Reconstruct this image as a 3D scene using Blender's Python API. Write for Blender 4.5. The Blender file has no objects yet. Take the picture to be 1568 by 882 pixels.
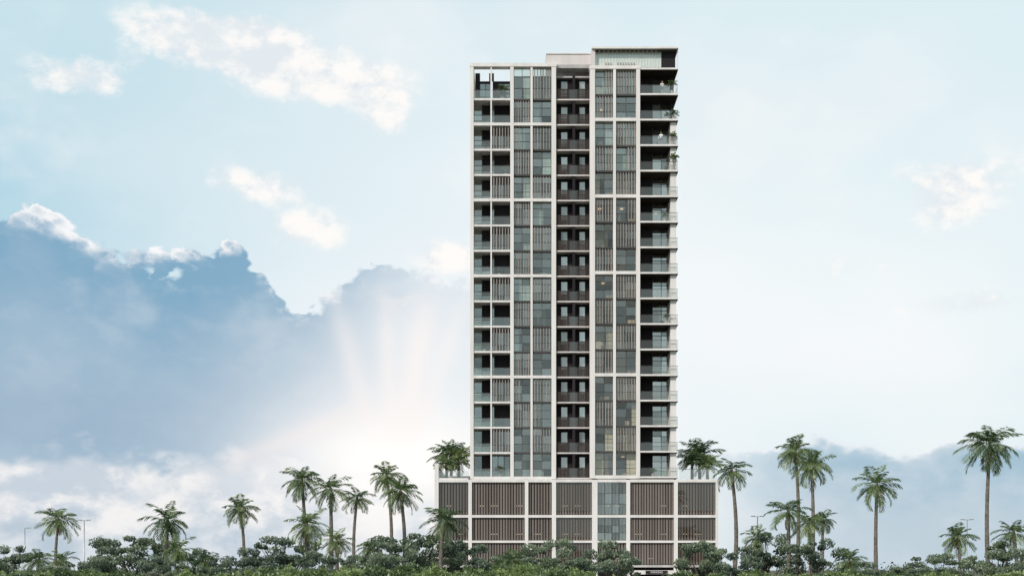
import bpy, math, random
import numpy as np
from mathutils import Vector, Matrix
random.seed(7); rng=np.random.default_rng(7)
scene=bpy.context.scene
D=150.0; F=1800.0; CZ=3.4; HX=784.0; HY=872.0
def X(px,y=0.0): return (px-HX)*(D+y)/F
def Z(py,y=0.0): return CZ+(HY-py)*(D+y)/F
def lin(c):
    o=[]
    for v in c:
        v=v/255.0
        o.append(v/12.92 if v<=0.04045 else ((v+0.055)/1.055)**2.4)
    return o
# ------------------------------------------------------------------ camera
cam=bpy.data.cameras.new("camera"); co=bpy.data.objects.new("camera",cam)
scene.collection.objects.link(co); scene.camera=co
co.location=(0,-D,CZ); co.rotation_euler=(math.radians(90),0,0)
cam.sensor_width=36; cam.lens=F/1568*36; cam.shift_y=(HY-441)/1568; cam.clip_end=12000; cam.clip_start=0.5
scene.view_settings.view_transform='Standard'; scene.view_settings.look='None'; scene.view_settings.exposure=0

# ------------------------------------------------------------------ node helper
class S:
    nt=None
    def __init__(s,v): s.v=v
    @staticmethod
    def m(op,*a,clamp=False):
        n=S.nt.nodes.new('ShaderNodeMath'); n.operation=op; n.use_clamp=clamp
        for i,x in enumerate(a):
            if isinstance(x,S): S.nt.links.new(x.v,n.inputs[i])
            else: n.inputs[i].default_value=float(x)
        return S(n.outputs[0])
    def __add__(s,o): return S.m('ADD',s,o)
    __radd__=__add__
    def __sub__(s,o): return S.m('SUBTRACT',s,o)
    def __rsub__(s,o): return S.m('SUBTRACT',o,s)
    def __mul__(s,o): return S.m('MULTIPLY',s,o)
    __rmul__=__mul__
    def __truediv__(s,o): return S.m('DIVIDE',s,o)
    def exp(s): return S.m('EXPONENT',s)
def sstep(x,lo,hi,a=0.0,b=1.0):
    n=S.nt.nodes.new('ShaderNodeMapRange'); n.interpolation_type='SMOOTHSTEP'
    S.nt.links.new(x.v,n.inputs[0])
    for i,v in zip((1,2,3,4),(lo,hi,a,b)): n.inputs[i].default_value=v
    return S(n.outputs[0])
def mixc(f,a,b):
    n=S.nt.nodes.new('ShaderNodeMix'); n.data_type='RGBA'; n.clamp_factor=True
    if isinstance(f,S): S.nt.links.new(f.v,n.inputs[0])
    else: n.inputs[0].default_value=f
    for i,c in ((6,a),(7,b)):
        if isinstance(c,S): S.nt.links.new(c.v,n.inputs[i])
        else: n.inputs[i].default_value=(c[0],c[1],c[2],1)
    return S(n.outputs[2])
def noise(vec,scale,detail=6,rough=0.55,dist=0.0,out=0):
    n=S.nt.nodes.new('ShaderNodeTexNoise'); n.inputs['Scale'].default_value=scale
    n.inputs['Detail'].default_value=detail; n.inputs['Roughness'].default_value=rough
    n.inputs['Distortion'].default_value=dist
    if vec is not None: S.nt.links.new(vec.v,n.inputs['Vector'])
    return S(n.outputs[out])
def voro(vec,scale):
    n=S.nt.nodes.new('ShaderNodeTexVoronoi'); n.feature='F1'; n.inputs['Scale'].default_value=scale
    S.nt.links.new(vec.v,n.inputs['Vector']); return S(n.outputs['Distance'])

# ------------------------------------------------------------------ sun + world
sdir=Vector((-0.62,-0.68,0.66)).normalized()
sun=bpy.data.lights.new("sun",'SUN'); sun.energy=3.1; sun.angle=math.radians(2.5); sun.color=(1.0,0.92,0.84)
so=bpy.data.objects.new("sun",sun); scene.collection.objects.link(so)
so.rotation_euler=sdir.to_track_quat('Z','Y').to_euler(); so.location=(-60,-120,90)

w=bpy.data.worlds.new("World"); scene.world=w; w.use_nodes=True
try:
    w.cycles.sampling_method='MANUAL'; w.cycles.sample_map_resolution=256
except Exception as ex: print(ex)
nt=w.node_tree; S.nt=nt
for n in list(nt.nodes): nt.nodes.remove(n)
out=nt.nodes.new('ShaderNodeOutputWorld'); bg=nt.nodes.new('ShaderNodeBackground'); bg2=nt.nodes.new('ShaderNodeBackground')
bg.inputs[1].default_value=0.1; bg2.inputs[1].default_value=0.1
wm=nt.nodes.new('ShaderNodeMixShader'); nt.links.new(bg2.outputs[0],wm.inputs[1]); nt.links.new(bg.outputs[0],wm.inputs[2]); nt.links.new(wm.outputs[0],out.inputs[0])
sky=nt.nodes.new('ShaderNodeTexSky'); sky.sky_type='NISHITA'; sky.sun_disc=False
sky.sun_elevation=math.asin(sdir.z); sky.sun_rotation=math.atan2(sdir.x,sdir.y)
tc=nt.nodes.new('ShaderNodeTexCoord')
sep=nt.nodes.new('ShaderNodeSeparateXYZ'); nt.links.new(tc.outputs['Generated'],sep.inputs[0])
dx,dy,dz=[S(o) for o in sep.outputs]
A=S.m('ARCTAN2',dx,dy)*(180/math.pi)
E=S.m('ARCSINE',dz)*(180/math.pi)
mp=nt.nodes.new('ShaderNodeMapping'); mp.inputs['Scale'].default_value=(1,1,1.5)
nt.links.new(tc.outputs['Generated'],mp.inputs[0]); V=S(mp.outputs[0])
nC=noise(V,4.5,2,0.5)-0.5      # soft masses (whole sky)
nA=noise(V,13,3,0.55)-0.5      # main billow
nBn=noise(V,34,5,0.62); nB=nBn-0.5
def ad(px): return math.degrees(math.atan((px-HX)/F))
def ed(px,py): return math.degrees(math.atan((HY-py)/math.hypot(F,px-HX)))
def K(c,g=1.0): return [10*g*v for v in lin(c)]
def q(px,py,sx,sy):
    a=ad(px); e=ed(px,py); s=0.0318*0.93
    u=A*(1/(sx*s))-a/(sx*s); v=E*(1/(sy*s))-e/(sy*s)
    return S.m('MULTIPLY_ADD',u,u,v*v)
def gauss(px,py,sx,sy): return S.m('POWER',0.367879,q(px,py,sx,sy))
hz=mixc(sstep(A,-18,14),K((208,231,240)),K((224,241,246)))
base=mixc(0.96,S(sky.outputs[0]),hz)
base=mixc(sstep(nC,-0.1,0.25)*0.5,base,K((240,243,245)))
nt.links.new(base.v,bg2.inputs[0])
Wd=sstep(S.m('ABSOLUTE',A),30,42,1,0)*sstep(E,31,42,1,0)*sstep(E,-8,-4)
nt.links.new(S.m('GREATER_THAN',Wd,0.0005).v,wm.inputs[0])
col=base
for px,py,sx,sy,c,f in [
    (-60,235,330,170,(160,206,225),0.85),(60,20,230,110,(198,226,236),0.6),
    (640,260,300,190,(231,242,246),0.8),
    (1250,480,520,200,(244,249,251),0.9),(560,480,260,150,(242,247,250),0.8),
    (250,250,240,90,(222,236,242),0.6),(880,600,300,180,(246,248,250),0.9)]:
    g=gauss(px,py,sx,sy)*(nC*1.4+1.0)*f
    col=mixc(g,col,K(c))
veil=sstep(nC*1.0+nA*0.8+nB*0.5,-0.05,0.45)*0.4
col=mixc(veil,col,K((246,248,249)))
# fair-weather puffs: one density field, one lighting ramp
P=None
for px,py,sx,sy,f in [(120,118,80,30,0.95),(250,48,90,32,0.6),(375,70,120,48,1.15),(460,120,80,34,0.8),(575,135,70,36,1.0),(590,182,36,24,0.8),(385,284,90,26,0.8),
    (470,352,66,32,0.9),(690,392,62,28,0.9),(600,455,46,22,0.8),(1462,275,100,40,0.8),(1455,325,60,30,0.6),(1490,462,120,26,0.75),(1300,415,110,42,0.5)]:
    g=gauss(px,py,sx,sy)*f
    P=g if P is None else P+g
m=sstep(P+nA*0.9+nB*1.3,0.26,0.86)*sstep(P,0.06,0.42)
col=mixc(m*0.96,col,mixc(sstep(nB*1.1+nA*0.6,-0.14,0.12),K((228,235,240)),K((255,252,249))))
def curve(pts):
    n=nt.nodes.new('ShaderNodeFloatCurve'); nt.links.new(((A+32)/64).v,n.inputs['Value'])
    c=n.mapping.curves[0]
    Pp=[((ad(px)+32)/64, ed(px,py)/32) for px,py in pts]
    c.points[0].location=Pp[0]; c.points[1].location=Pp[-1]
    for p in Pp[1:-1]: c.points.new(*p)
    n.mapping.update()
    return S(n.outputs[0])*32
mv=nt.nodes.new('ShaderNodeVectorMath'); mv.operation='MULTIPLY_ADD'
cx=nt.nodes.new('ShaderNodeCombineXYZ')
for i in range(3): nt.links.new(nBn.v,cx.inputs[i])
nt.links.new(cx.outputs[0],mv.inputs[0]); mv.inputs[1].default_value=(0.03,0.03,-0.03); nt.links.new(V.v,mv.inputs[2])
VW=S(mv.outputs[0])
b1=0.45-voro(VW,30); b2=0.45-voro(VW,80)
B=curve([(-250,335),(0,318),(45,300),(90,326),(150,360),(200,370),(245,392),(300,394),(350,376),(400,408),(435,445),(470,458),(520,438),(545,406),(590,398),(640,406),(700,412),(760,440),(860,600),(960,860)])
heads=b1*1.5+b2*0.7
d=B-E+nA*0.8+nB*0.9+heads
mask=sstep(d,-0.02,0.34)
fadeR=sstep(A,ad(460),ad(740),1.0,0.4)
inner=mixc(sstep(d+nC*4,0.2,5.5),K((131,172,199)),K((160,187,208)))
inner=mixc(sstep(nC*1.6+nA*1.5+nB*0.9,-0.2,0.35)*0.55,inner,K((190,207,221)))
inner=mixc(gauss(80,640,330,75)*0.6,inner,K((155,179,201)))
inner=mixc(gauss(640,560,150,170)*0.9,inner,K((240,241,244)))
inner=mixc(gauss(500,560,130,90)*0.5,inner,K((214,223,231)))
rim=((d-0.25)*(d-0.25)*-5.0).exp()*sstep(nB+nC+b1*0.3,-0.14,0.12)
bank=mixc(rim*0.97,inner,K((253,252,252)))
col=mixc(mask*fadeR,col,bank)
ql=sstep(E+nA*4.0+nB*3-heads*0.8,ed(200,735),ed(200,680),1,0)*sstep(A,ad(720),ad(960),1,0)
lowc=mixc(sstep(nA*1.2+nB*1.2+b1*0.35,-0.18,0.24),K((206,215,225)),K((253,249,246)))
col=mixc(ql*0.85,col,lowc)
qh=sstep(E+nA*4.0+nB*2,ed(200,825),ed(200,765),1,0)*sstep(A,ad(480),ad(800),1,0)
col=mixc(qh*0.75,col,mixc(sstep(nA+nB,-0.2,0.25),K((182,198,212)),K((208,218,227))))
B2=curve([(-300,1000),(900,860),(1000,800),(1045,700),(1100,682),(1180,678),(1250,664),(1330,675),(1400,684),(1470,670),(1568,670),(1800,650)])
d2=B2-E+nA*0.6+nB*0.7+heads*0.5
m2=sstep(d2,-0.05,0.4)*sstep(A,ad(1000),ad(1240))
in2=mixc(sstep(d2,0.2,4.2),K((154,187,207)),K((188,205,217)))
in2=mixc(sstep(nA+nB*0.6,-0.1,0.25)*0.5,in2,K((207,219,228)))
rim2=((d2-0.15)*(d2-0.15)*-8.0).exp()*0.8
col=mixc(m2*0.92,col,mixc(rim2,in2,K((248,250,252))))
col=mixc(gauss(600,700,230,95)*0.95,col,K((255,251,247),1.08))
col=mixc(gauss(900,800,260,80)*0.6,col,K((246,245,245)))
for px,sx,f in ((636,22,0.7),(594,14,0.5),(676,14,0.4),(540,18,0.4)):
    lean=(E-ed(600,560))*((600-px)*0.0045)
    u=(A-ad(px)+lean)/(sx*0.03)
    sh=(u*u*-1.0).exp()*sstep(E,ed(600,700),ed(600,640))*sstep(E,ed(600,540),ed(600,410),1,0)*f
    col=mixc(sh,col,K((253,246,243)))
u=(E-ed(400,690)-(A-ad(400))*0.42)/0.55
sh=(u*u*-1.0).exp()*sstep(A,ad(250),ad(420))*sstep(A,ad(500),ad(620),1,0)*0.45
col=mixc(sh,col,K((250,240,238)))
col=mixc(Wd,base,col)
nt.links.new(col.v,bg.inputs[0])

# ------------------------------------------------------------------ materials
def newmat(name):
    m=bpy.data.materials.new(name); m.use_nodes=True; S.nt=m.node_tree
    return m,m.node_tree,m.node_tree.nodes['Principled BSDF']
def surf(name,c1,c2,scale=2.0,rough=0.6,bump=0.0,metal=0.0,streak=False,spec=0.5):
    m,nt,p=newmat(name)
    tc=nt.nodes.new('ShaderNodeTexCoord'); v=S(tc.outputs['Object'])
    if streak:
        mp=nt.nodes.new('ShaderNodeMapping'); mp.inputs['Scale'].default_value=(1,1,0.12)
        nt.links.new(v.v,mp.inputs[0]); v=S(mp.outputs[0])
    n=noise(v,scale,3,0.6)
    c=mixc(sstep(n,0.32,0.68),c1,c2)
    nt.links.new(c.v,p.inputs['Base Color']); p.inputs['Roughness'].default_value=rough
    p.inputs['Metallic'].default_value=metal; p.inputs['Specular IOR Level'].default_value=spec
    if bump:
        b=nt.nodes.new('ShaderNodeBump'); b.inputs['Strength'].default_value=bump; b.inputs['Distance'].default_value=0.05
        nt.links.new(noise(v,scale*6,2).v,b.inputs['Height']); nt.links.new(b.outputs[0],p.inputs['Normal'])
    return m
def matte(name,c1,c2):
    """cheap diffuse; tone varies from piece to piece"""
    m=bpy.data.materials.new(name); m.use_nodes=True; nt=m.node_tree; S.nt=nt
    for n in list(nt.nodes): nt.nodes.remove(n)
    o=nt.nodes.new('ShaderNodeOutputMaterial'); df=nt.nodes.new('ShaderNodeBsdfDiffuse'); g=nt.nodes.new('ShaderNodeNewGeometry')
    c=mixc(S(g.outputs['Random Per Island']),c1,c2); nt.links.new(c.v,df.inputs[0]); nt.links.new(df.outputs[0],o.inputs[0]); return m
MAT={}
MAT['white']=surf('white_render',(0.67,0.632,0.61),(0.77,0.732,0.71),0.9,0.7,streak=True)
MAT['pink']=surf('warm_render',(0.60,0.545,0.53),(0.68,0.625,0.61),0.9,0.7,streak=True)
MAT['slab']=surf('slab_concrete',(0.36,0.345,0.34),(0.46,0.44,0.43),1.2,0.8)
MAT['dark']=matte('dark_cladding',(0.024,0.021,0.024),(0.04,0.036,0.039))
MAT['brown']=matte('bronze_louvre',(0.155,0.130,0.118),(0.215,0.184,0.168))
MAT['taupe']=matte('taupe_louvre',(0.235,0.210,0.194),(0.31,0.28,0.262))
MAT['rail']=matte('brown_railing',(0.05,0.041,0.039),(0.078,0.065,0.06))
MAT['mull']=matte('window_frame',(0.07,0.067,0.065),(0.095,0.09,0.088))
MAT['room']=matte('interior_wall',(0.34,0.29,0.23),(0.62,0.55,0.46))
MAT['ceil']=matte('interior_ceiling',(0.58,0.56,0.53),(0.62,0.6,0.56))
MAT['furn']=matte('interior_furniture',(0.08,0.05,0.035),(0.55,0.5,0.44))
MAT['curt']=matte('sheer_curtain',(0.50,0.51,0.49),(0.70,0.70,0.68))
def glassmat(name,tint,refl,diff,dcol,rough=0.03):
    m=bpy.data.materials.new(name); m.use_nodes=True; nt=m.node_tree; S.nt=nt
    for n in list(nt.nodes): nt.nodes.remove(n)
    o=nt.nodes.new('ShaderNodeOutputMaterial'); t=nt.nodes.new('ShaderNodeBsdfTransparent'); g=nt.nodes.new('ShaderNodeBsdfGlossy'); df=nt.nodes.new('ShaderNodeBsdfDiffuse')
    t.inputs[0].default_value=(*tint,1); g.inputs['Color'].default_value=(0.90,0.97,0.93,1); g.inputs['Roughness'].default_value=rough
    df.inputs[0].default_value=(*dcol,1)
    ge=nt.nodes.new('ShaderNodeNewGeometry'); f=S(ge.outputs['Random Per Island'])*(refl*0.9)+refl*0.55
    m2=nt.nodes.new('ShaderNodeMixShader'); last=t.outputs[0]
    if diff>0:
        m1=nt.nodes.new('ShaderNodeMixShader')
        m1.inputs[0].default_value=diff; nt.links.new(t.outputs[0],m1.inputs[1]); nt.links.new(df.outputs[0],m1.inputs[2]); last=m1.outputs[0]
    nt.links.new(f.v,m2.inputs[0]); nt.links.new(last,m2.inputs[1]); nt.links.new(g.outputs[0],m2.inputs[2])
    nt.links.new(m2.outputs[0],o.inputs[0]); return m
MAT['glass']=glassmat('window_glass',(0.66,0.73,0.68),0.22,0,(0.3,0.36,0.33))
MAT['glassw']=glassmat('bronze_glass',(0.80,0.76,0.64),0.14,0,(0.22,0.2,0.15))
MAT['glassr']=glassmat('reflective_glass',(0.74,0.74,0.70),0.30,0.06,(0.4,0.4,0.37))
MAT['podg']=glassmat('podium_glass',(0.80,0.77,0.74),0.05,0.0,(0.2,0.2,0.2))
MAT['bal']=glassmat('balustrade_glass',(0.87,0.89,0.87),0.11,0.10,(0.50,0.53,0.51))
MAT['bal2']=glassmat('clear_balustrade_glass',(0.92,0.93,0.91),0.06,0.07,(0.50,0.50,0.48))
MAT['screen']=glassmat('rooftop_glass',(0.78,0.92,0.84),0.12,0.7,(0.84,0.93,0.85))
def emis(name,c,s):
    m=bpy.data.materials.new(name); m.use_nodes=True; p=m.node_tree.nodes['Principled BSDF']
    p.inputs['Base Color'].default_value=(*c,1); p.inputs['Emission Color'].default_value=(*c,1); p.inputs['Emission Strength'].default_value=s
    try: m.cycles.emission_sampling='NONE'
    except Exception: pass
    return m
MAT['lamp']=emis('warm_ceiling_light',(1,0.80,0.55),0.8)

def leafmat(name,dark,light,trans=0.25,var=0.35):
    m=bpy.data.materials.new(name); m.use_nodes=True; nt=m.node_tree; S.nt=nt
    for n in list(nt.nodes): nt.nodes.remove(n)
    o=nt.nodes.new('ShaderNodeOutputMaterial'); p=nt.nodes.new('ShaderNodeBsdfDiffuse'); gl=nt.nodes.new('ShaderNodeBsdfGlossy'); gl.inputs['Roughness'].default_value=0.4
    gl.inputs['Color'].default_value=(0.9,0.95,0.9,1)
    at=nt.nodes.new('ShaderNodeAttribute'); at.attribute_name='tint'
    oi=nt.nodes.new('ShaderNodeObjectInfo')
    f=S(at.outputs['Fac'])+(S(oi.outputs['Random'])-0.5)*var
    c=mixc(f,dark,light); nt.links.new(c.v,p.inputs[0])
    tr=nt.nodes.new('ShaderNodeBsdfTranslucent'); nt.links.new(c.v,tr.inputs[0])
    mx=nt.nodes.new('ShaderNodeMixShader'); mx.inputs[0].default_value=trans
    nt.links.new(p.outputs[0],mx.inputs[1]); nt.links.new(tr.outputs[0],mx.inputs[2])
    m3=nt.nodes.new('ShaderNodeMixShader'); m3.inputs[0].default_value=0.05
    nt.links.new(mx.outputs[0],m3.inputs[1]); nt.links.new(gl.outputs[0],m3.inputs[2]); nt.links.new(m3.outputs[0],o.inputs[0])
    return m
MAT['palm']=leafmat('palm_frond',(0.05,0.10,0.045),(0.27,0.335,0.125),0.40)
MAT['palmdead']=leafmat('dry_frond',(0.16,0.11,0.055),(0.32,0.22,0.12))
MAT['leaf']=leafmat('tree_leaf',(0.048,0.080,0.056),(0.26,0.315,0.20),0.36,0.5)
MAT['shrub']=leafmat('shrub_leaf',(0.045,0.085,0.032),(0.23,0.30,0.105),0.36,0.9)
MAT['far']=leafmat('distant_leaf',(0.06,0.09,0.07),(0.14,0.17,0.125))
MAT['bark']=surf('palm_bark',(0.10,0.085,0.07),(0.20,0.17,0.145),3,0.9,0.6)
MAT['barkd']=surf('tree_bark',(0.06,0.05,0.04),(0.13,0.105,0.085),4,0.9,0.6)
MAT['metal']=surf('lamp_metal',(0.3,0.31,0.32),(0.4,0.41,0.42),2,0.4,metal=0.6)

# ------------------------------------------------------------------ building accumulator
def mesh_obj(name,verts,faces,mat,parent=None,smooth=False):
    me=bpy.data.meshes.new(name); me.from_pydata(verts,[],faces); me.update()
    me.materials.append(mat)
    if smooth:
        for p in me.polygons: p.use_smooth=True
    ob=bpy.data.objects.new(name,me); scene.collection.objects.link(ob)
    if parent: ob.parent=parent
    return ob
def empty(name,loc=(0,0,0)):
    e=bpy.data.objects.new(name,None); e.location=loc; e.empty_display_size=1; scene.collection.objects.link(e); return e
class Acc:
    def __init__(s): s.p={}
    def box(s,part,mat,x0,x1,y0,y1,z0,z1):
        v,f=s.p.setdefault((part,mat),([],[])); b=len(v)
        if x0>x1:x0,x1=x1,x0
        if z0>z1:z0,z1=z1,z0
        v+= [(x0,y0,z0),(x1,y0,z0),(x1,y1,z0),(x0,y1,z0),(x0,y0,z1),(x1,y0,z1),(x1,y1,z1),(x0,y1,z1)]
        f+= [(b,b+3,b+2,b+1),(b+4,b+5,b+6,b+7),(b,b+1,b+5,b+4),(b+1,b+2,b+6,b+5),(b+2,b+3,b+7,b+6),(b+3,b,b+4,b+7)]
    def pane(s,part,mat,x0,x1,y,z0,z1):
        v,f=s.p.setdefault((part,mat),([],[])); b=len(v)
        v+= [(x0,y,z0),(x1,y,z0),(x1,y,z1),(x0,y,z1)]; f+=[(b,b+1,b+2,b+3)]
    def done(s,parent):
        for (part,mat),(v,f) in s.p.items(): mesh_obj(part,v,f,MAT[mat],parent)
T=Acc()
def ZK(k): return 15.15+3.222*k
ZT=Z(97)
ZB=0.0
RF=-1.5
heavy={0,4,8,11,14}
x=lambda p:X(p)
xr=lambda p:X(p,RF)
for a,b in [(720,725.2),(781.3,786.7),(844.5,851.5)]:
    T.box('white_frame','white',x(a),x(b),0,0.9,ZK(0)-0.2,ZT-0.45)
for a,b in [(751,753.2),(812.3,815.7)]:
    T.box('white_frame','white',x(a),x(b),0.06,0.5,ZK(0),ZT-0.45)
for a,b in [(903.5,911.2),(974.3,980.2)]:
    T.box('white_frame','white',xr(a),xr(b),RF,RF+1.0,ZK(0)-0.2,ZK(16)-0.1)
T.box('white_frame','white',xr(939),xr(943.2),RF+0.02,RF+0.5,ZK(0),ZK(16)-0.1)
T.box('roof_beam','white',x(719.5),x(852.5),-0.04,0.9,ZT-0.45,ZT)
T.box('roof_beam','white',x(719.5),x(725.5),0.9,20,ZT-0.45,ZT)
T.box('roof_beam','white',x(781),x(785),0.9,20,ZT-0.45,ZT)
T.box('roof_beam','white',xr(902.5),xr(981),RF-0.04,RF+1.0,ZK(16)-0.1,ZK(16)+0.32)
for k in range(0,16):
    z=ZK(k)
    if k in heavy:
        T.box('white_band','white',x(725.2),x(844.5),0.02,0.5,z-0.22,z+0.14)
        T.box('white_band','white',xr(911.2),xr(974.3),RF+0.025,RF+0.55,z-0.22,z+0.18)
    else:
        T.box('white_band','white',x(725.2),x(781.3),0.1,0.5,z-0.18,z+0.05)
        T.box('spandrel','mull',x(786.7),x(844.5),0.25,0.6,z-0.17,z+0.05)
        T.box('spandrel','mull',xr(911.2),xr(974.3),RF+0.25,RF+0.6,z-0.17,z+0.05)
for k in range(0,17):
    z=ZK(k)
    if k<16:
        T.box('floor_slab','slab',x(725),x(785),0.5,2.0,z-0.2,z)
        T.box('floor_slab','slab',X(787),X(848),0.6,2.0,z-0.2,z)
        T.box('floor_slab','slab',X(905),X(978),RF+0.6,2.0,z-0.2,z)
        T.box('floor_slab','ceil',x(723),X(1030),2.0,21.5,z-0.2,z)
        T.box('mid_slab','pink',x(852),X(903),0.25,2.0,z-0.14,z+0.02)
    else:
        T.box('floor_slab','ceil',X(787),X(1030),2.0,21.5,z-0.2,z)
        T.box('floor_slab','slab',X(787),X(978),0.95,2.0,z-0.2,z)
    T.box('balcony_slab','white',xr(980.5),xr(1038.5),RF,RF+0.25,z-0.16,z+0.05)
    T.box('balcony_slab','rail',xr(980.5),xr(1038),RF+0.25,2.0,z-0.18,z)
    T.box('balcony_slab','white',X(1030),xr(1038),2.0,7.0,z-0.18,z)
    T.box('balcony_slab','white',xr(1038),xr(1038.9),RF+0.25,7.0,z-0.16,z+0.05)
T.box('room_wall','room',X(726),X(1029),7.0,7.3,ZK(0),ZK(15)-0.2)
T.box('room_wall','room',X(787),X(1029),7.01,7.31,ZK(15)-0.2,ZK(16)-0.2)
for p,y0 in [(784,1.0),(849,1.0),(905,1.0),(977,1.0),(941,0.7),(814,0.8)]:
    T.box('room_partition','ceil',X(p)-0.08,X(p)+0.08,y0,7.0,ZK(0),ZK(16)-0.1)
def slats(p0,p1,y,z0,z1,mat,pitch=0.33,wd=0.14,part='louvre_screen',dep=0.16,skip=0.0):
    a,b=X(p0,y),X(p1,y); n=max(2,int((b-a)/pitch)); s=(b-a)/n
    for i in range(n):
        if skip and random.random()<skip: continue
        c=a+(i+0.5)*s
        T.box(part,mat,c-wd/2,c+wd/2,y,y+dep,z0,z1)
def window(p0,p1,y,z0,z1,mat='glass',nx=2,hs=(0.36,),part='window'):
    a,b=X(p0,y),X(p1,y)
    for i in range(nx):
        zz=[z0]+[z0+(z1-z0)*h for h in hs]+[z1]
        for j in range(len(zz)-1): T.pane(part+'_glass',mat,a+(b-a)*i/nx,a+(b-a)*(i+1)/nx,y,zz[j],zz[j+1])
    for i in range(nx+1):
        c=a+(b-a)*i/nx
        T.box(part+'_frame','mull',c-0.035,c+0.035,y-0.05,y-0.002,z0,z1)
    for h in hs:
        zz=z0+(z1-z0)*h
        T.box(part+'_frame','mull',a,b,y-0.045,y-0.003,zz-0.03,zz+0.03)
def interior(p0,p1,y,z0,warm=0.3):
    a,b=X(p0,y),X(p1,y); r=random.random
    if r()<0.45:
        wd=(b-a)*(0.2+0.5*r()); s=a if r()<0.5 else b-wd
        T.box('curtain','curt',s,s+wd,y+0.3,y+0.34,z0+0.02,z0+2.95)
    if r()<0.3:
        yw=y+1.6+1.5*r(); T.box('room_inner_wall','room',a,a+(b-a)*(0.4+0.6*r()),yw,yw+0.1,z0,z0+2.97)
    if r()<0.8:
        c=a+(b-a)*(0.2+0.5*r()); T.box('furniture','furn',c,c+0.5+r()*0.9,y+0.6,y+1.4,z0,z0+0.5+0.5*r())
    if r()<0.5:
        c=a+(b-a)*r()*0.8; T.box('furniture','furn',c,c+0.25,y+1.2,y+1.5,z0,z0+1.9)
    if r()<warm*0.35:
        c=a+(b-a)*(0.2+0.4*r()); T.box('ceiling_light','lamp',c,c+0.4,y+3.5,y+4.0,z0+2.9,z0+2.93)
for k in range(16):
    z0=ZK(k); z1=ZK(k+1)-0.2 if k<15 else ZT-0.45
    yb=1.9
    if k<15:
        window(725.5,738,yb,z0,z1,nx=1); T.box('dark_panel','dark',x(738),x(752),yb-0.08,yb+0.1,z0+1.0,z1)
        window(738,752,yb+0.02,z0,z0+1.0,nx=1,hs=())
        T.box('balcony_divider','slab',x(751.3),x(753.2),0.5,yb,z0,z1)
    else:
        T.box('penthouse_wall','dark',x(727),x(752),yb+0.1,yb+0.2,z0,z0+3.0); window(735,752,yb,z0,z0+2.6,nx=2)
        T.box('penthouse_wall','dark',x(754),x(781),yb+0.1,yb+0.2,z0,z0+3.0); window(764,781,yb,z0,z0+2.6,nx=2,hs=())
        T.box('penthouse_wall','dark',x(727),x(734.5),yb+0.1,yb+0.2,z0+3.0,ZT-0.46); T.box('penthouse_wall','dark',x(748.5),x(756),yb+0.1,yb+0.2,z0+3.0,ZT-0.46)
    T.pane('balustrade_glass','bal',x(725.6),x(751),0.21,z0+0.07,z0+1.12)
    T.box('balustrade_rail','mull',x(725.6),x(751),0.17,0.25,z0+1.12,z0+1.17)
    if k<15:
        if k%2==0 and k>0:
            T.box('dark_panel','dark',x(757),x(781),yb-0.08,yb+0.1,z0+0.0,z1); window(753.5,757,yb,z0,z1,nx=1)
        else:
            window(753.5,781,yb,z0,z1,nx=3)
            interior(755,780,yb,z0,0.3)
            if k>0: slats(754,780.5,0.25,z0+0.06,z1-0.03,'taupe')
    if k%2==0 or k==15:
        T.pane('balustrade_glass','bal',x(753.6),x(780.8),0.21,z0+0.07,z0+1.12)
        T.box('balustrade_rail','mull',x(753.6),x(780.8),0.17,0.25,z0+1.12,z0+1.17)
    zt=z1 if k<15 else ZT-0.45
    for (p0,p1,par) in [(787,812,1),(816,844,0)]:
        window(p0,p1,0.55,z0+0.03,zt,nx=2,hs=(0.36,0.72)); interior(p0,p1,0.7,z0,0.35)
        if k>0:
            if k%2!=par: slats(p0+0.5,p1-0.5,0.28,z0+0.07,z1-0.02,'taupe',0.33,0.12)
            elif random.random()<0.2: slats(p0+0.5,(p0+p1)/2-2,0.28,z0+0.07,z1-0.02,'taupe',0.33,0.12)
    gm='glassw' if k<12 else 'glass'
    for (p0,p1,par) in [(911.5,938.5,1),(943.5,974,0)]:
        window(p0,p1,RF+0.56,z0+0.03,z1 if k<15 else ZK(16)-0.1,gm,nx=2,hs=(0.36,0.72)); interior(p0,p1,RF+0.8,z0,0.5)
        if k>0:
            if k%2!=par: slats(p0+0.5,p1-0.5,RF+0.26,z0+0.07,z1-0.02,'taupe',0.33,0.12)
            elif random.random()<0.25: slats((p0+p1)/2+1,p1-0.5,RF+0.26,z0+0.07,z1-0.02,'taupe',0.33,0.12)
    ym=1.5
    zt=ZK(k+1)-0.2
    T.box('mid_wall','dark',X(852),X(859,ym),ym,ym+0.2,z0,zt)
    T.box('mid_wall','dark',X(869,ym),X(887,ym),ym,ym+0.2,z0,zt)
    T.box('mid_wall','dark',X(896,ym),X(904),ym,ym+0.2,z0,zt)
    T.box('mid_fin','dark',X(876,ym),X(880,ym),0.35,ym,z0,zt)
    for p0,p1 in [(859,869),(887,896)]:
        window(p0,p1,ym-0.03,z0,zt-0.3,'glassr',nx=1,hs=(0.4,)); T.box('mid_wall','dark',X(p0,ym),X(p1,ym),ym,ym+0.2,zt-0.3,zt)
        T.box('curtain','curt',X(p0+random.random()*4,ym),X(p1-0.5,ym),ym+0.03,ym+0.07,z0,zt-0.31)
    for p0,p1 in [(852,872),(885,903)]:
        slats(p0,p1,0.3,z0+0.04,z0+1.25,'rail',0.12,0.1,'mid_railing',0.05)
        T.box('mid_railing','rail',X(p0),X(p1),0.27,0.38,z0+1.25,z0+1.31)
    T.pane('balustrade_glass','bal2',X(872.3),X(884.7),0.31,z0+0.04,z0+1.25)
    yb=0.9
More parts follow.
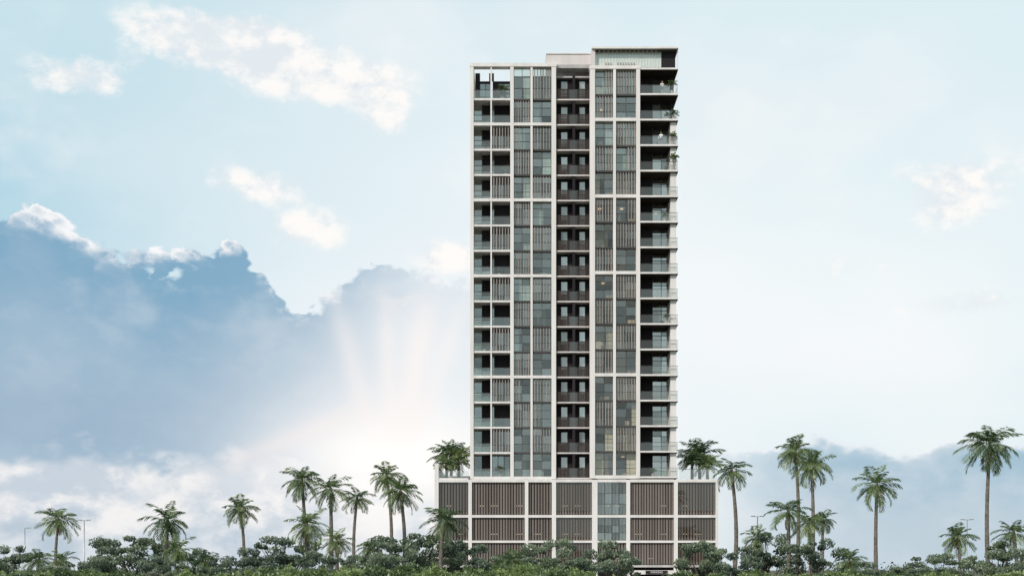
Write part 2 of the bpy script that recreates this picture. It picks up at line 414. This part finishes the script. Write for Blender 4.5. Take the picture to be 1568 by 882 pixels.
    T.box('dark_panel','dark',X(980,yb),X(999,yb),yb,yb+0.2,z0,zt)
    window(999,1026,yb+0.02,z0,zt,'glassr',nx=2,hs=(0.7,)); interior(1000,1024,yb+0.2,z0,0.25)
    if k<14: T.box('end_wall','white',X(1026.5,-1.0),X(1035.5,-1.0),-1.0,6.5,z0,zt-0.0)
    else: T.box('end_wall','dark',X(1026,yb),X(1031,yb),0.6,6.5,z0,zt)
    T.pane('balustrade_glass','bal2',xr(981),xr(1038),RF+0.11,z0+0.06,z0+1.1)
    T.box('balustrade_rail','mull',xr(981),xr(1038.2),RF+0.07,RF+0.15,z0+1.1,z0+1.14)
    T.box('side_balustrade','bal2',xr(1037.7),xr(1037.9),RF+0.15,5,z0+0.06,z0+1.1)
xl=x(720.4); xrr=X(1034)
for k in range(16):
    z0=ZK(k); z1=ZK(k+1)-0.2
    for (ya,ybb) in [(3,7),(8,12),(13,17)]:
        if k<15: T.box('side_glass','glass',xl+0.25,xl+0.27,ya,ybb,z0+0.8,z1-0.3)
        T.box('side_glass','glass',xrr-0.05,xrr-0.03,ya+5,ybb+4.6,z0+0.8,z1-0.3)
    if k<15:
        T.box('side_wall','white',xl+0.05,xl+0.35,2.05,21.5,z0-0.2,z0+0.8)
        T.box('side_wall','white',xl+0.05,xl+0.35,2.05,21.5,z1-0.3,z1)
    T.box('side_wall','white',xrr-0.2,xrr+0.05,7.1,21.5,z0-0.2,z0+0.8)
    T.box('side_wall','white',xrr-0.2,xrr+0.05,7.1,21.5,z1-0.3,z1)
for yy in (0.9,7,12,17,21):
    T.box('side_pier','white',xl,xl+0.4,yy,yy+1.0,ZK(0),ZK(15) if yy>1 else ZT-0.45)
for yy in (7.05,12,17,21): T.box('side_pier','white',xrr-0.25,xrr+0.08,yy,yy+1.0,ZK(0),ZK(16))
for k in range(15):
    for i in range(6):
        c=xl+1+i*4.3; T.box('rear_glass','mull',c,c+3.4,22.01,22.05,ZK(k)+0.6,ZK(k+1)-0.5)
T.box('rear_wall','white',xl+0.4,xrr-0.25,21.65,22.0,ZK(0),ZK(15)); T.box('core_wall','slab',X(790),X(1020),12,12.3,ZK(0),ZK(16)-0.2)
# roof volumes
T.box('roof_block','pink',X(837),X(905.5),0.4,10,Z(99.5,0.4),Z(83.5,0.4))
T.box('roof_block_cap','white',X(836.4),X(905.8),0.3,10.1,Z(83.5,0.4),Z(82.2,0.4))
T.box('mid_head','slab',X(852),X(903),0.35,2.0,Z(105,0.4),Z(99.6,0.4))
T.box('mid_side_fascia','pink',X(845,0.4),X(852,.4),0.95,9,ZT-0.45,Z(99.6,.4))
ZC=Z(73.5,RF); ZC0=ZC-0.22
T.box('canopy_roof','white',xr(906),xr(1038.5),RF-0.3,9,ZC0,ZC)
T.box('canopy_soffit','mull',xr(912),xr(1037),RF+0.05,8.9,ZC0-0.08,ZC0-0.004)
T.box('canopy_side','pink',xr(905.6),xr(911.4),RF+0.0,9,ZK(16)+0.33,ZC0)
for i in range(14):
    c=xr(918)+i*0.55; T.box('canopy_downlight','lamp',c,c+0.07,RF+0.3,RF+0.38,ZC0-0.1,ZC0-0.085)
ys=RF+0.6
for i in range(8):
    c0=xr(912)+(X(1012,ys)-xr(912))*i/8; c1=xr(912)+(X(1012,ys)-xr(912))*(i+1)/8
    T.pane('rooftop_screen','screen',c0,c1,ys+0.02,ZK(16)+0.33,ZC0-0.1)
for i in range(24):
    c=xr(912)+(X(1012,ys)-xr(912))*i/23; T.box('rooftop_screen_fin','white',c-0.03,c+0.03,ys-0.06,ys-0.003,ZK(16)+0.33,ZC0-0.1)
T.box('rooftop_wall','dark',X(1012.5,ys),X(1034,ys),ys,8.5,ZK(16)+0.01,ZC0-0.1)
T.box('rooftop_post','white',xr(1037),xr(1038.3),RF+0.1,RF+0.2,ZK(16),ZC0)
T.box('rooftop_back','curt',X(914),X(1010),2.0,2.2,ZK(16),ZC0-0.1)
tower=empty('apartment_tower',(0,0,0)); 
# ------------------------------------------------------------------ podium (part of same building)
PF=-1.7
xp=lambda p:X(p,PF); zp=lambda p:Z(p,PF)
cols=[(665.5,671.5),(717,722.5),(803.5,809),(845,851.5),(906.5,915),(959,965),(1032,1038),(1096,1100)]
for i,(a,b) in enumerate(cols):
    top=zp(734) if i>0 else zp(709)
    T.box('podium_column','white',xp(a),xp(b),PF,PF+0.8,ZB,top)
rows=[(738,787.5),(792.5,826.5),(831,864)]
for i,(a,b) in enumerate(zip(cols[:-1],cols[1:])):
    p0=a[1]; p1=b[0]
    T.box('podium_beam','white',xp(p0),xp(p1),PF+0.03,PF+0.7,zp(738),zp(733.5))
    T.box('podium_beam','white',xp(p0),xp(p1),PF+0.03,PF+0.7,zp(792),zp(788))
    T.box('podium_beam','white',xp(p0),xp(p1),PF+0.03,PF+0.7,zp(830.5),zp(827))
    T.box('podium_beam','slab',xp(p0),xp(p1),PF+0.03,PF+0.7,zp(868),zp(864.5))
    for r,(t,bm) in enumerate(rows):
        zt=zp(t)-0.02; zb=zp(bm)+0.02
        glassy = i in (0,3,6)
        if i==4 and r<2:
            window(p0,p1,PF+0.22,zb,zt,'glass',nx=4,hs=(0.33,0.66),part='podium_window')
            slats(p0+0.5,p1-0.5,PF+0.4,zb,zt,'brown',0.40,0.2,'podium_louvre',0.16,0.0)
        else:
            slats(p0+0.3,p1-0.3,PF+0.3,zb,zt,'brown',0.34,0.23,'podium_louvre',0.16,0.0)
            if glassy: T.pane('podium_glass','podg',xp(p0),xp(p1),PF+0.17,zb+(zt-zb)*0.12,zt)
            T.box('podium_rail','rail',xp(p0),xp(p1),PF+0.5,PF+0.56,(zt+zb)/2-0.08,(zt+zb)/2+0.08)
    if i!=5: window(p0,p1,PF+1.2,0.15,zp(868),'glassw',nx=4,hs=(0.75,),part='lobby')
    for r,(t,bm) in enumerate(rows):
        n=int((xp(p1)-xp(p0))/1.6)
        for j in range(n):
            if random.random()<0.7:
                c=xp(p0)+0.8+j*1.6; T.box('car_park_light','lamp',c,c+0.8,PF+1.5,PF+1.7,zp(bm)+(zp(t)-zp(bm))*0.3-0.07,zp(bm)+(zp(t)-zp(bm))*0.3)
for p in (735,790,829,866): T.box('podium_slab','slab',xp(669),xp(1098),PF+0.7,23,zp(p)-0.2,zp(p))
T.box('podium_back_wall','slab',xp(669),xp(1098),9,9.3,0.1,zp(736))
T.box('podium_rear','white',xp(669),xp(1098),23,23.4,ZB,zp(733.5))
for s,xx in ((-1,xp(665.7)),(1,xp(1099.6)-0.4)):
    T.box('podium_side','white',xx,xx+0.4,PF+0.8,23.4,ZB,zp(733.5) if s==1 else zp(712))
T.box('terrace_parapet','white',xp(671.5),xp(717),PF+0.1,PF+0.3,zp(733.5),zp(731.5))
T.pane('terrace_balustrade','bal',xp(671.5),xp(718),PF+0.16,zp(731.4),zp(720))
T.pane('terrace_balustrade','bal',xp(1040),xp(1098),PF+0.16,zp(733.4),zp(718))
T.box('terrace_rail','mull',xp(1040),xp(1098),PF+0.12,PF+0.2,zp(718),zp(717.4))
T.box('terrace_parapet_wall','pink',xp(668),xp(719),5.2,5.5,zp(733.4),zp(722))
T.box('entrance_canopy','white',xp(968),xp(1036),PF-2.6,PF-0.004,2.85,3.35)
T.box('entrance_fascia','dark',xp(985),xp(1018),PF-2.68,PF-2.605,2.9,3.3)
T.box('entrance_column','white',xp(969),xp(972),PF-2.4,PF-2.1,0.12,2.85)
T.box('entrance_column','white',xp(1032),xp(1035),PF-2.4,PF-2.1,0.12,2.85)
T.box('garage_door','dark',xp(966),xp(1031),PF+3,PF+3.2,0.1,zp(868))
T.done(tower)
tx=bpy.data.curves.new('parking_lettering','FONT'); tx.body='PARKING'; tx.size=0.36; tx.align_x='CENTER'; tx.align_y='CENTER'; tx.extrude=0.01
to=bpy.data.objects.new('parking_lettering',tx); scene.collection.objects.link(to); to.rotation_euler=(math.pi/2,0,0)
to.location=((xp(985)+xp(1018))/2,PF-2.7,3.1); tx.materials.append(MAT['white']); to.parent=tower

# ------------------------------------------------------------------ ground, street
def sheet(name,x0,x1,y0,y1,z,mat): return mesh_obj(name,[(x0,y0,z),(x1,y0,z),(x1,y1,z),(x0,y1,z)],[(0,1,2,3)],mat)
grass=surf('grass_ground',(0.035,0.05,0.02),(0.11,0.10,0.06),0.08,0.95,0.5)
asph=surf('asphalt',(0.04,0.04,0.042),(0.06,0.06,0.062),0.8,0.85,0.4)
pave=surf('paving',(0.26,0.25,0.23),(0.34,0.32,0.30),0.9,0.8,0.3)
sheet('ground',-5000,5000,-2000,7000,0,grass)
sheet('road',-600,600,-19,-10.5,0.004,asph)
mk=[];mf=[]
for i in range(-60,60):
    b=len(mk); mk+=[(i*6,-14.82,0.008),(i*6+3,-14.82,0.008),(i*6+3,-14.68,0.008),(i*6,-14.68,0.008)]; mf.append((b,b+1,b+2,b+3))
mesh_obj('road_marking',mk,mf,surf('road_paint',(0.7,0.7,0.68),(0.8,0.8,0.78)))
G=Acc(); MAT['pave']=pave
kerb=empty('pavement'); G.box('kerb','slab',-600,600,-10.5,-10.3,0,0.14); G.box('paving','pave',-600,600,-10.3,-1.75,0,0.13)
G.box('kerb_far','slab',-600,600,-19.2,-19.0,0,0.14); G.done(kerb)

# ------------------------------------------------------------------ vegetation
def tinted(name,verts,faces,tints,mat,extra=None):
    me=bpy.data.meshes.new(name); me.from_pydata(verts,[],faces); me.update()
    me.materials.append(mat)
    a=me.attributes.new('tint','FLOAT','POINT'); a.data.foreach_set('value',np.asarray(tints,dtype=np.float32))
    return me
def palm_crown(seed,nf=24,dens=26,elmax=80,elmin=-35,wid=0.042,dead=3):
    r=random.Random(seed); V=[];Fc=[];Tn=[];V2=[];F2=[];T2=[]
    for i in range(nf+dead):
        isd=i>=nf
        t=i/(nf-1) if not isd else 1
        th=i*2.39996+r.uniform(-.25,.25)
        el=math.radians(elmax+(elmin-elmax)*(t**0.8)+r.uniform(-9,9)) if not isd else math.radians(r.uniform(-75,-55))
        L=(r.uniform(0.85,1.15))*(0.8 if t<0.15 else 1) if not isd else 0.6
        droop=math.radians(r.uniform(50,90)) if not isd else math.radians(20)
        vv,ff,tt=(V,Fc,Tn) if not isd else (V2,F2,T2)
        p=Vector((0,0,0)); n=14; side=Vector((-math.sin(th),math.cos(th),0)); roll=r.uniform(-.5,.5)
        base=r.uniform(0.1,0.85)*(1-0.3*t)
        bend=r.uniform(-.25,.25); ns=max(1,dens//n+1)
        for s in range(n):
            u=s/(n-1); e=el-droop*u**1.4; a=th+bend*u
            dv=Vector((math.cos(a)*math.cos(e),math.sin(a)*math.cos(e),math.sin(e)))
            up=Vector((-math.cos(a)*math.sin(e),-math.sin(a)*math.sin(e),math.cos(e)))
            q=p+dv*(L/n)
            w0=0.016*(1-u*0.8)
            b=len(vv); vv+=[p-side*w0,p+side*w0,q+side*w0*0.8,q-side*w0*0.8]; ff.append((b,b+1,b+2,b+3)); tt+=[base+0.25]*4
            if u>0.1:
                prof=math.sin(math.pi*min(1,(u*0.86+0.1)))**0.6
                for sub in range(ns):
                    pp=p+dv*(L/n)*(sub/ns)
                    for sg in (-1,1):
                        ll=0.33*prof*L*r.uniform(0.8,1.1)*(0.7 if isd else 1)
                        dr=side*sg*math.cos(0.55)+dv*0.6-Vector((0,0,1))*r.uniform(0.3,0.85)+up*(0.35+roll*sg*0.4)
                        dr.normalize(); tip=pp+dr*ll+Vector((0,0,-0.12*ll))
                        mid=pp+dr*ll*0.5; wv=dv*wid*0.5
                        b=len(vv); vv+=[pp-wv*0.6,mid-wv,tip,mid+wv,]; ff.append((b,b+1,b+2,b+3))
                        c=min(1,max(0,base+r.uniform(-.15,.15))); tt+=[c*0.8,c,c+0.15,c]
            p=q
    me=tinted('palm_crown',[tuple(v) for v in V],Fc,Tn,MAT['palm'])
    md=tinted('palm_dry_fronds',[tuple(v) for v in V2],F2,T2,MAT['palmdead']) if dead else None
    return me,md
CR=[palm_crown(i*11+3,nf=19+i*2,elmin=-45) for i in range(5)]
CRB=[palm_crown(91+i,nf=26,dens=26,elmax=88,elmin=-10,dead=0) for i in range(2)]
def tube(pts,rads,n=8):
    V=[];Fc=[]
    for i,(p,r) in enumerate(zip(pts,rads)):
        for j in range(n):
            a=2*math.pi*j/n; V.append((p[0]+math.cos(a)*r,p[1]+math.sin(a)*r,p[2]))
        if i:
            for j in range(n):
                a=(i-1)*n+j; b=(i-1)*n+(j+1)%n; Fc.append((a,b,b+n,a+n))
    return V,Fc
def palm(px,py,rp,d,base=0.0,bushy=False,i=[0]):
    i[0]+=1; r=random.Random(i[0]*17)
    y=d-D; xx=X(px,y); zc=Z(py,y); R=rp*d/F*1.2
    e=empty('palm_tree',(xx,y,base)); h=zc-base
    me,md=(CRB if bushy else CR)[i[0]%(2 if bushy else 5)]
    for m,nm in ((me,'crown'),(md,'dry_fronds')):
        if m is None: continue
        o=bpy.data.objects.new(nm,m); scene.collection.objects.link(o); o.parent=e; o.location=(0,0,h)
        o.scale=(R,R,R*r.uniform(0.9,1.1)); o.rotation_euler=(r.uniform(-.15,.15),r.uniform(-.15,.15),r.uniform(0,6.28))
    cx,cy=r.uniform(-.8,.8),r.uniform(-.5,.5); N=14
    pts=[];rad=[]
    r0=0.17+0.003*h
    for s in range(N):
        u=s/(N-1); k=math.sin(u*math.pi)*0.6
        pts.append((cx*k*h/12,cy*k*h/12,h*u-0.05*(s==0))); rad.append(r0*(1.25-0.5*u)*(1.5 if s==0 else 1)*(1+0.06*(s%2)))
    pts.append((0,0,h+0.12*R)); rad.append(0.05)
    v,f=tube(pts,rad); mesh_obj('trunk',v,f,MAT['bark'],e,True)
    v,f=tube([(0,0,h-0.28*R),(0,0,h-0.12*R),(0,0,h+0.05*R)],[0.13,0.24,0.12]); mesh_obj('crownshaft',v,f,MAT['palmdead'],e,True)
palms=[(90,795,31,150),(257,797,36,118),(368,778,28,150),(462,735,31,128),(506,748,33,120),(547,762,25,150),(470,803,32,112),
 (592,728,27,150),(613,752,30,126),(680,796,33,112),(1120,720,30,126),(1160,822,24,120),(1218,690,32,150),(1243,712,32,140),
 (1207,783,36,115),(1238,800,26,128),(1343,742,34,130),(1467,822,28,140),(1516,680,42,125),(1552,815,30,118),
 (565,838,24,105),(516,828,26,110),(1300,858,26,100),(785,858,26,95),(318,858,24,100),(60,856,26,110),(272,842,28,108),(95,858,22,105),(1260,795,20,160)]
for p in palms: palm(*p)
palm(690,697,31,156,base=zp(735),bushy=True); palm(702,706,24,154.5,base=zp(735),bushy=True); palm(683,712,20,152,base=zp(735),bushy=True)
palm(1072,697,31,156,base=zp(735),bushy=True); palm(1060,707,24,154,base=zp(735),bushy=True); palm(1084,712,20,152,base=zp(735),bushy=True)

def leafcloud(centers,size,r):
    V=[];Fc=[];Tn=[]
    for c,rx,rz,cnt in centers:
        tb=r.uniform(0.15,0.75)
        for _ in range(cnt):
            while True:
                p=Vector((r.uniform(-1,1),r.uniform(-1,1),r.uniform(-1,1)))
                if 0.25<p.length<1: break
            q=Vector((c[0]+p.x*rx,c[1]+p.y*rx,c[2]+p.z*rz))
            nrm=Vector((r.gauss(0,.6),r.gauss(-0.15,.6),r.gauss(0.5,.5))).normalized()
            t=nrm.orthogonal().normalized(); t.rotate(Matrix.Rotation(r.uniform(0,6.28),3,nrm)); bt=nrm.cross(t)
            s=size*r.uniform(0.6,1.3); b=len(V)
            V+=[tuple(q-t*s),tuple(q+bt*s*0.45),tuple(q+t*s),tuple(q-bt*s*0.45)]; Fc.append((b,b+1,b+2,b+3))
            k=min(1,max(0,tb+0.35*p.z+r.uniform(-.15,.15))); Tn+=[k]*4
    return V,Fc,Tn
def broad_mesh(seed):
    r=random.Random(seed); cs=[]; limbs=([],[])
    H=3.7
    for i in range(28):
        a=r.uniform(0,6.28); q=math.sqrt(r.random())*3.1
        z=H+0.8*(1-(q/3.2)**2)+r.uniform(-1.9,.4)
        c=(math.cos(a)*q,math.sin(a)*q,z); rx=r.uniform(0.4,1.05); cs.append((c,rx,rx*r.uniform(.3,.5),int(210*rx*rx)+55))
    for c,rx,rz,_ in cs[::2]:
        m=Vector((c[0]*0.35,c[1]*0.35,H*0.55)); pts=[(0,0,H*0.3),tuple(m),tuple(c)]
        v,f=tube(pts,[0.11,0.075,0.02],5); b=len(limbs[0]); limbs[0].extend(v); limbs[1].extend([tuple(k+b for k in q) for q in f])
    v,f=tube([(0,0,-0.1),(0.05,0,0.7),(0,0.05,H*0.36)],[0.26,0.18,0.13],8); b=len(limbs[0]); limbs[0].extend(v); limbs[1].extend([tuple(k+b for k in q) for q in f])
    V,Fc,Tn=leafcloud(cs,0.14,r)
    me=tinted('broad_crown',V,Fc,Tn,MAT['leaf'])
    ml=bpy.data.meshes.new('limbs'); ml.from_pydata(limbs[0],[],limbs[1]); ml.materials.append(MAT['barkd'])
    return me,ml
BM=[broad_mesh(s) for s in (1,2,3,4,5)]
def broad(px,pt,wp,d,name='broadleaf_tree',i=[0]):
    i[0]+=1; r=random.Random(i[0]*5+1); y=d-D; zt=Z(pt,y); sx=(wp*d/F)/6.4; sz=zt/4.8
    e=empty(name,(X(px,y),y,0)); a=r.uniform(0,6.28)
    for m,nm in zip(BM[i[0]%5],('crown','limbs')):
        o=bpy.data.objects.new(nm,m); scene.collection.objects.link(o); o.parent=e; o.scale=(sx,sx,sz); o.rotation_euler=(0,0,a)
for b in [(12,834,80,118),(205,818,115,120),(165,840,70,105),(300,842,80,112),(438,822,110,118),(385,838,90,108),(640,814,125,116),(592,834,90,104),
  (700,828,95,120),(842,826,95,116),(935,826,85,118),(1080,826,85,118),(1182,820,90,118),(1245,828,95,112),(1435,848,90,115),(1525,828,100,120),
  (1385,864,70,100),(1130,850,70,110),(110,862,80,100),(480,844,80,100),(1570,838,70,105),(775,848,80,110),(1320,862,70,108),(240,852,80,100),(545,850,80,108),(340,856,70,98),(890,852,70,108)]: broad(*b)
def shrub_mesh(seed):
    r=random.Random(seed); cs=[]
    for i in range(14):
        a=r.uniform(0,6.28); q=math.sqrt(r.random())*1.25; z=r.uniform(0.5,3.0)*(1-0.18*q); rx=r.uniform(.3,.6)
        cs.append(((math.cos(a)*q,math.sin(a)*q,z),rx,rx*0.8,75))
    V,Fc,Tn=leafcloud(cs,0.12,r)
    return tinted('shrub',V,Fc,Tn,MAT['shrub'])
SM=[shrub_mesh(50+i) for i in range(4)]
sm=empty('shrub_mass')
r=random.Random(5)
for i in range(280):
    d=r.uniform(72,112); px=r.uniform(-120,1700)
    lo=(960<px<1040)
    green=(400<px<900)
    top=r.uniform(848,872) if green else r.uniform(856,878)
    if lo: top=r.uniform(882,892)
    y=d-D; h=max(0.8,Z(top,y)); o=bpy.data.objects.new('shrub_clump',SM[i%4]); scene.collection.objects.link(o); o.parent=sm
    s=r.uniform(0.9,1.5); o.location=(X(px,y),y,0); o.scale=(s,s,h/3.3); o.rotation_euler=(0,0,r.uniform(0,6.28))
r=random.Random(9); cs=[]
for i in range(220):
    xx=r.uniform(-420,420); yy=r.uniform(230,420); h=r.uniform(2.0,6.5)
    cs.append(((xx,yy,h*0.6),r.uniform(3,7),h*0.55,110))
V_,F_,T_=leafcloud(cs,0.55,r)
o=bpy.data.objects.new('distant_tree_line',tinted('distant_tree_line',V_,F_,T_,MAT['far'])); scene.collection.objects.link(o)
# ------------------------------------------------------------------ street lamps
def lamp(px,py,d,double=True):
    y=d-D; h=Z(py,y); e=empty('street_lamp',(X(px,y),y,0))
    v,f=tube([(0,0,0),(0,0,0.5),(0,0,0.51),(0,0,h)],[0.16,0.16,0.1,0.06],8); mesh_obj('pole',v,f,MAT['metal'],e,True)
    L=Acc()
    for s in ((-1,1) if double else (1,)):
        L.box('arm','metal',min(0,s*0.5),max(0,s*0.5),-0.03,0.03,h-0.08,h-0.02)
        L.box('lamp_head','metal',min(s*0.35,s*0.9),max(s*0.35,s*0.9),-0.1,0.1,h-0.02,h+0.06)
        L.box('lens','white',min(s*0.4,s*0.85),max(s*0.4,s*0.85),-0.08,0.08,h-0.05,h-0.022)
    L.done(e)
lamp(38,808,165,False); lamp(129,796,155); lamp(150,820,200,False); lamp(1160,790,160); lamp(1481,795,160); lamp(20,838,260)
# ------------------------------------------------------------------ balcony plants
PLM=[palm_crown(200+i,nf=12,dens=16,elmax=85,elmin=5,wid=0.07,dead=0)[0] for i in range(2)]
def plant(px,y,k,h=1.5,sp=0.7):
    e=empty('potted_plant',(X(px,y),y,ZK(k)+0.02))
    v,f=tube([(0,0,0),(0,0,0.02),(0,0,0.45),(0,0,0.46)],[0.01,0.17,0.24,0.2],10); mesh_obj('pot',v,f,MAT['slab'],e)
    o=bpy.data.objects.new('foliage',PLM[k%2]); scene.collection.objects.link(o); o.parent=e; o.location=(0,0,h-0.4); o.scale=(sp,sp,sp*1.1); o.rotation_euler=(0,0,k)
    v,f=tube([(0,0,0.4),(0.03,0,h-0.35)],[0.04,0.03],6); mesh_obj('stem',v,f,MAT['barkd'],e)
for px,y,k,h,sp in [(770,1.1,15,1.9,1.1),(775,1.2,12,1.3,.9),(1029,-1.2,15,1.7,.8),(1032,-1.2,14,1.2,.8),(1022,-1.2,14,1.0,.6),(1030,-1.2,13,1.6,.8),(1031,-1.2,12,2.0,.9),(1018,-1,10,1.2,.6),(1020,-1.1,6,1.3,.6),(764,1,8,1.2,.6),(740,1,13,1.1,.5),(742,1,5,1.1,.5),(765,1.0,0,1.5,.8),(1000,-.6,0,1.2,.6)]: plant(px,y,k,h,sp)
# ------------------------------------------------------------------ people
skin=surf('skin',(0.42,0.26,0.18),(0.48,0.3,0.22)); cloth=surf('white_shirt',(0.7,0.7,0.7),(0.8,0.8,0.8)); trou=surf('grey_trousers',(0.3,0.3,0.32),(0.4,0.4,0.42)); hair=surf('hair',(0.03,0.02,0.015),(0.05,0.035,0.03))
def skinned(name,verts,edges,rad,mat,parent):
    me=bpy.data.meshes.new(name); me.from_pydata(verts,edges,[]); me.materials.append(mat)
    ob=bpy.data.objects.new(name,me); scene.collection.objects.link(ob); ob.parent=parent
    md=ob.modifiers.new('skin','SKIN'); sv=me.skin_vertices[0].data
    for i,rr in enumerate(rad): sv[i].radius=rr if isinstance(rr,tuple) else (rr,rr)
    sv[0].use_root=True
    s=ob.modifiers.new('sub','SUBSURF'); s.levels=1; s.render_levels=2
    return ob
def person(px,y,k,rot,arm):
    e=empty('person',(X(px,y),y,ZK(k)+0.02)); e.rotation_euler=(0,0,rot)
    vt=[(0,0,.95),(0,0,1.12),(0,0,1.35),(0,0,1.45),(-.19,0,1.4),(-.27,-.02,1.14),(.19,0,1.4),(.27,-.02,1.14)]
    vt+=[(-.2,-.24,1.1) if arm else (-.28,-.05,.9),(.2,-.24,1.1)]
    skinned('shirt',vt,[(0,1),(1,2),(2,3),(2,4),(4,5),(5,8),(2,6),(6,7),(7,9)],[(.16,.11),(.14,.1),(.17,.11),.07,.07,.048,.07,.048,.036,.036],cloth,e)
    skinned('trousers',[(0,0,.95),(-.09,0,.88),(-.1,-.01,.5),(-.1,0.01,.1),(.09,0,.88),(.1,-.03,.5),(.11,-.02,.1)],[(0,1),(1,2),(2,3),(0,4),(4,5),(5,6)],[(.15,.11),.09,.065,.05,.09,.065,.05],trou,e)
    skinned('head',[(0,0,1.47),(0,-.01,1.56),(0,-.015,1.66),(0,-.01,1.74)],[(0,1),(1,2),(2,3)],[.055,(.065,.08),(.078,.095),(.06,.07)],skin,e)
    skinned('hair',[(0,.03,1.62),(0,.015,1.72),(0,0,1.775)],[(0,1),(1,2)],[(.075,.07),(.085,.085),(.05,.06)],hair,e)
    skinned('nose',[(0,-.09,1.67),(0,-.125,1.635)],[(0,1)],[.012,.016],skin,e)
    for s in(-1,1):
        h=(-.2,-.24,1.1) if (arm or s>0) else (-.28,-.05,.9); h=(abs(h[0])*s,h[1],h[2])
        dn=Vector((-.3*s,-.9,-.1)).normalized() if (arm or s>0) else Vector((0,-.1,-1)).normalized(); b=Vector(h)+dn*0.03
        pv=[tuple(b),tuple(b+dn*.09)]; ed=[(0,1)]; rr=[.028,.035]
        for q in range(4):
            o=Vector((.02*(q-1.5),0,0)); pv+=[tuple(b+dn*.13+o),tuple(b+dn*(.17-abs(q-1.3)*.01)+o-Vector((0,0,.015)))]; n=len(pv); ed+=[(1,n-2),(n-2,n-1)]; rr+=[.009,.008]
        pv.append(tuple(b+dn*.06+Vector((-.05*s,0,.01)))); ed.append((0,len(pv)-1)); rr.append(.01)
        skinned('hand',pv,ed,rr,skin,e)
        skinned('shoe',[(.1*s,.03,.05),(.1*s,-.15,.04)],[(0,1)],[(.05,.05),(.045,.035)],hair,e)
person(1014,-1.02,15,0.3,True); person(1012,-1.02,13,-0.4,False)
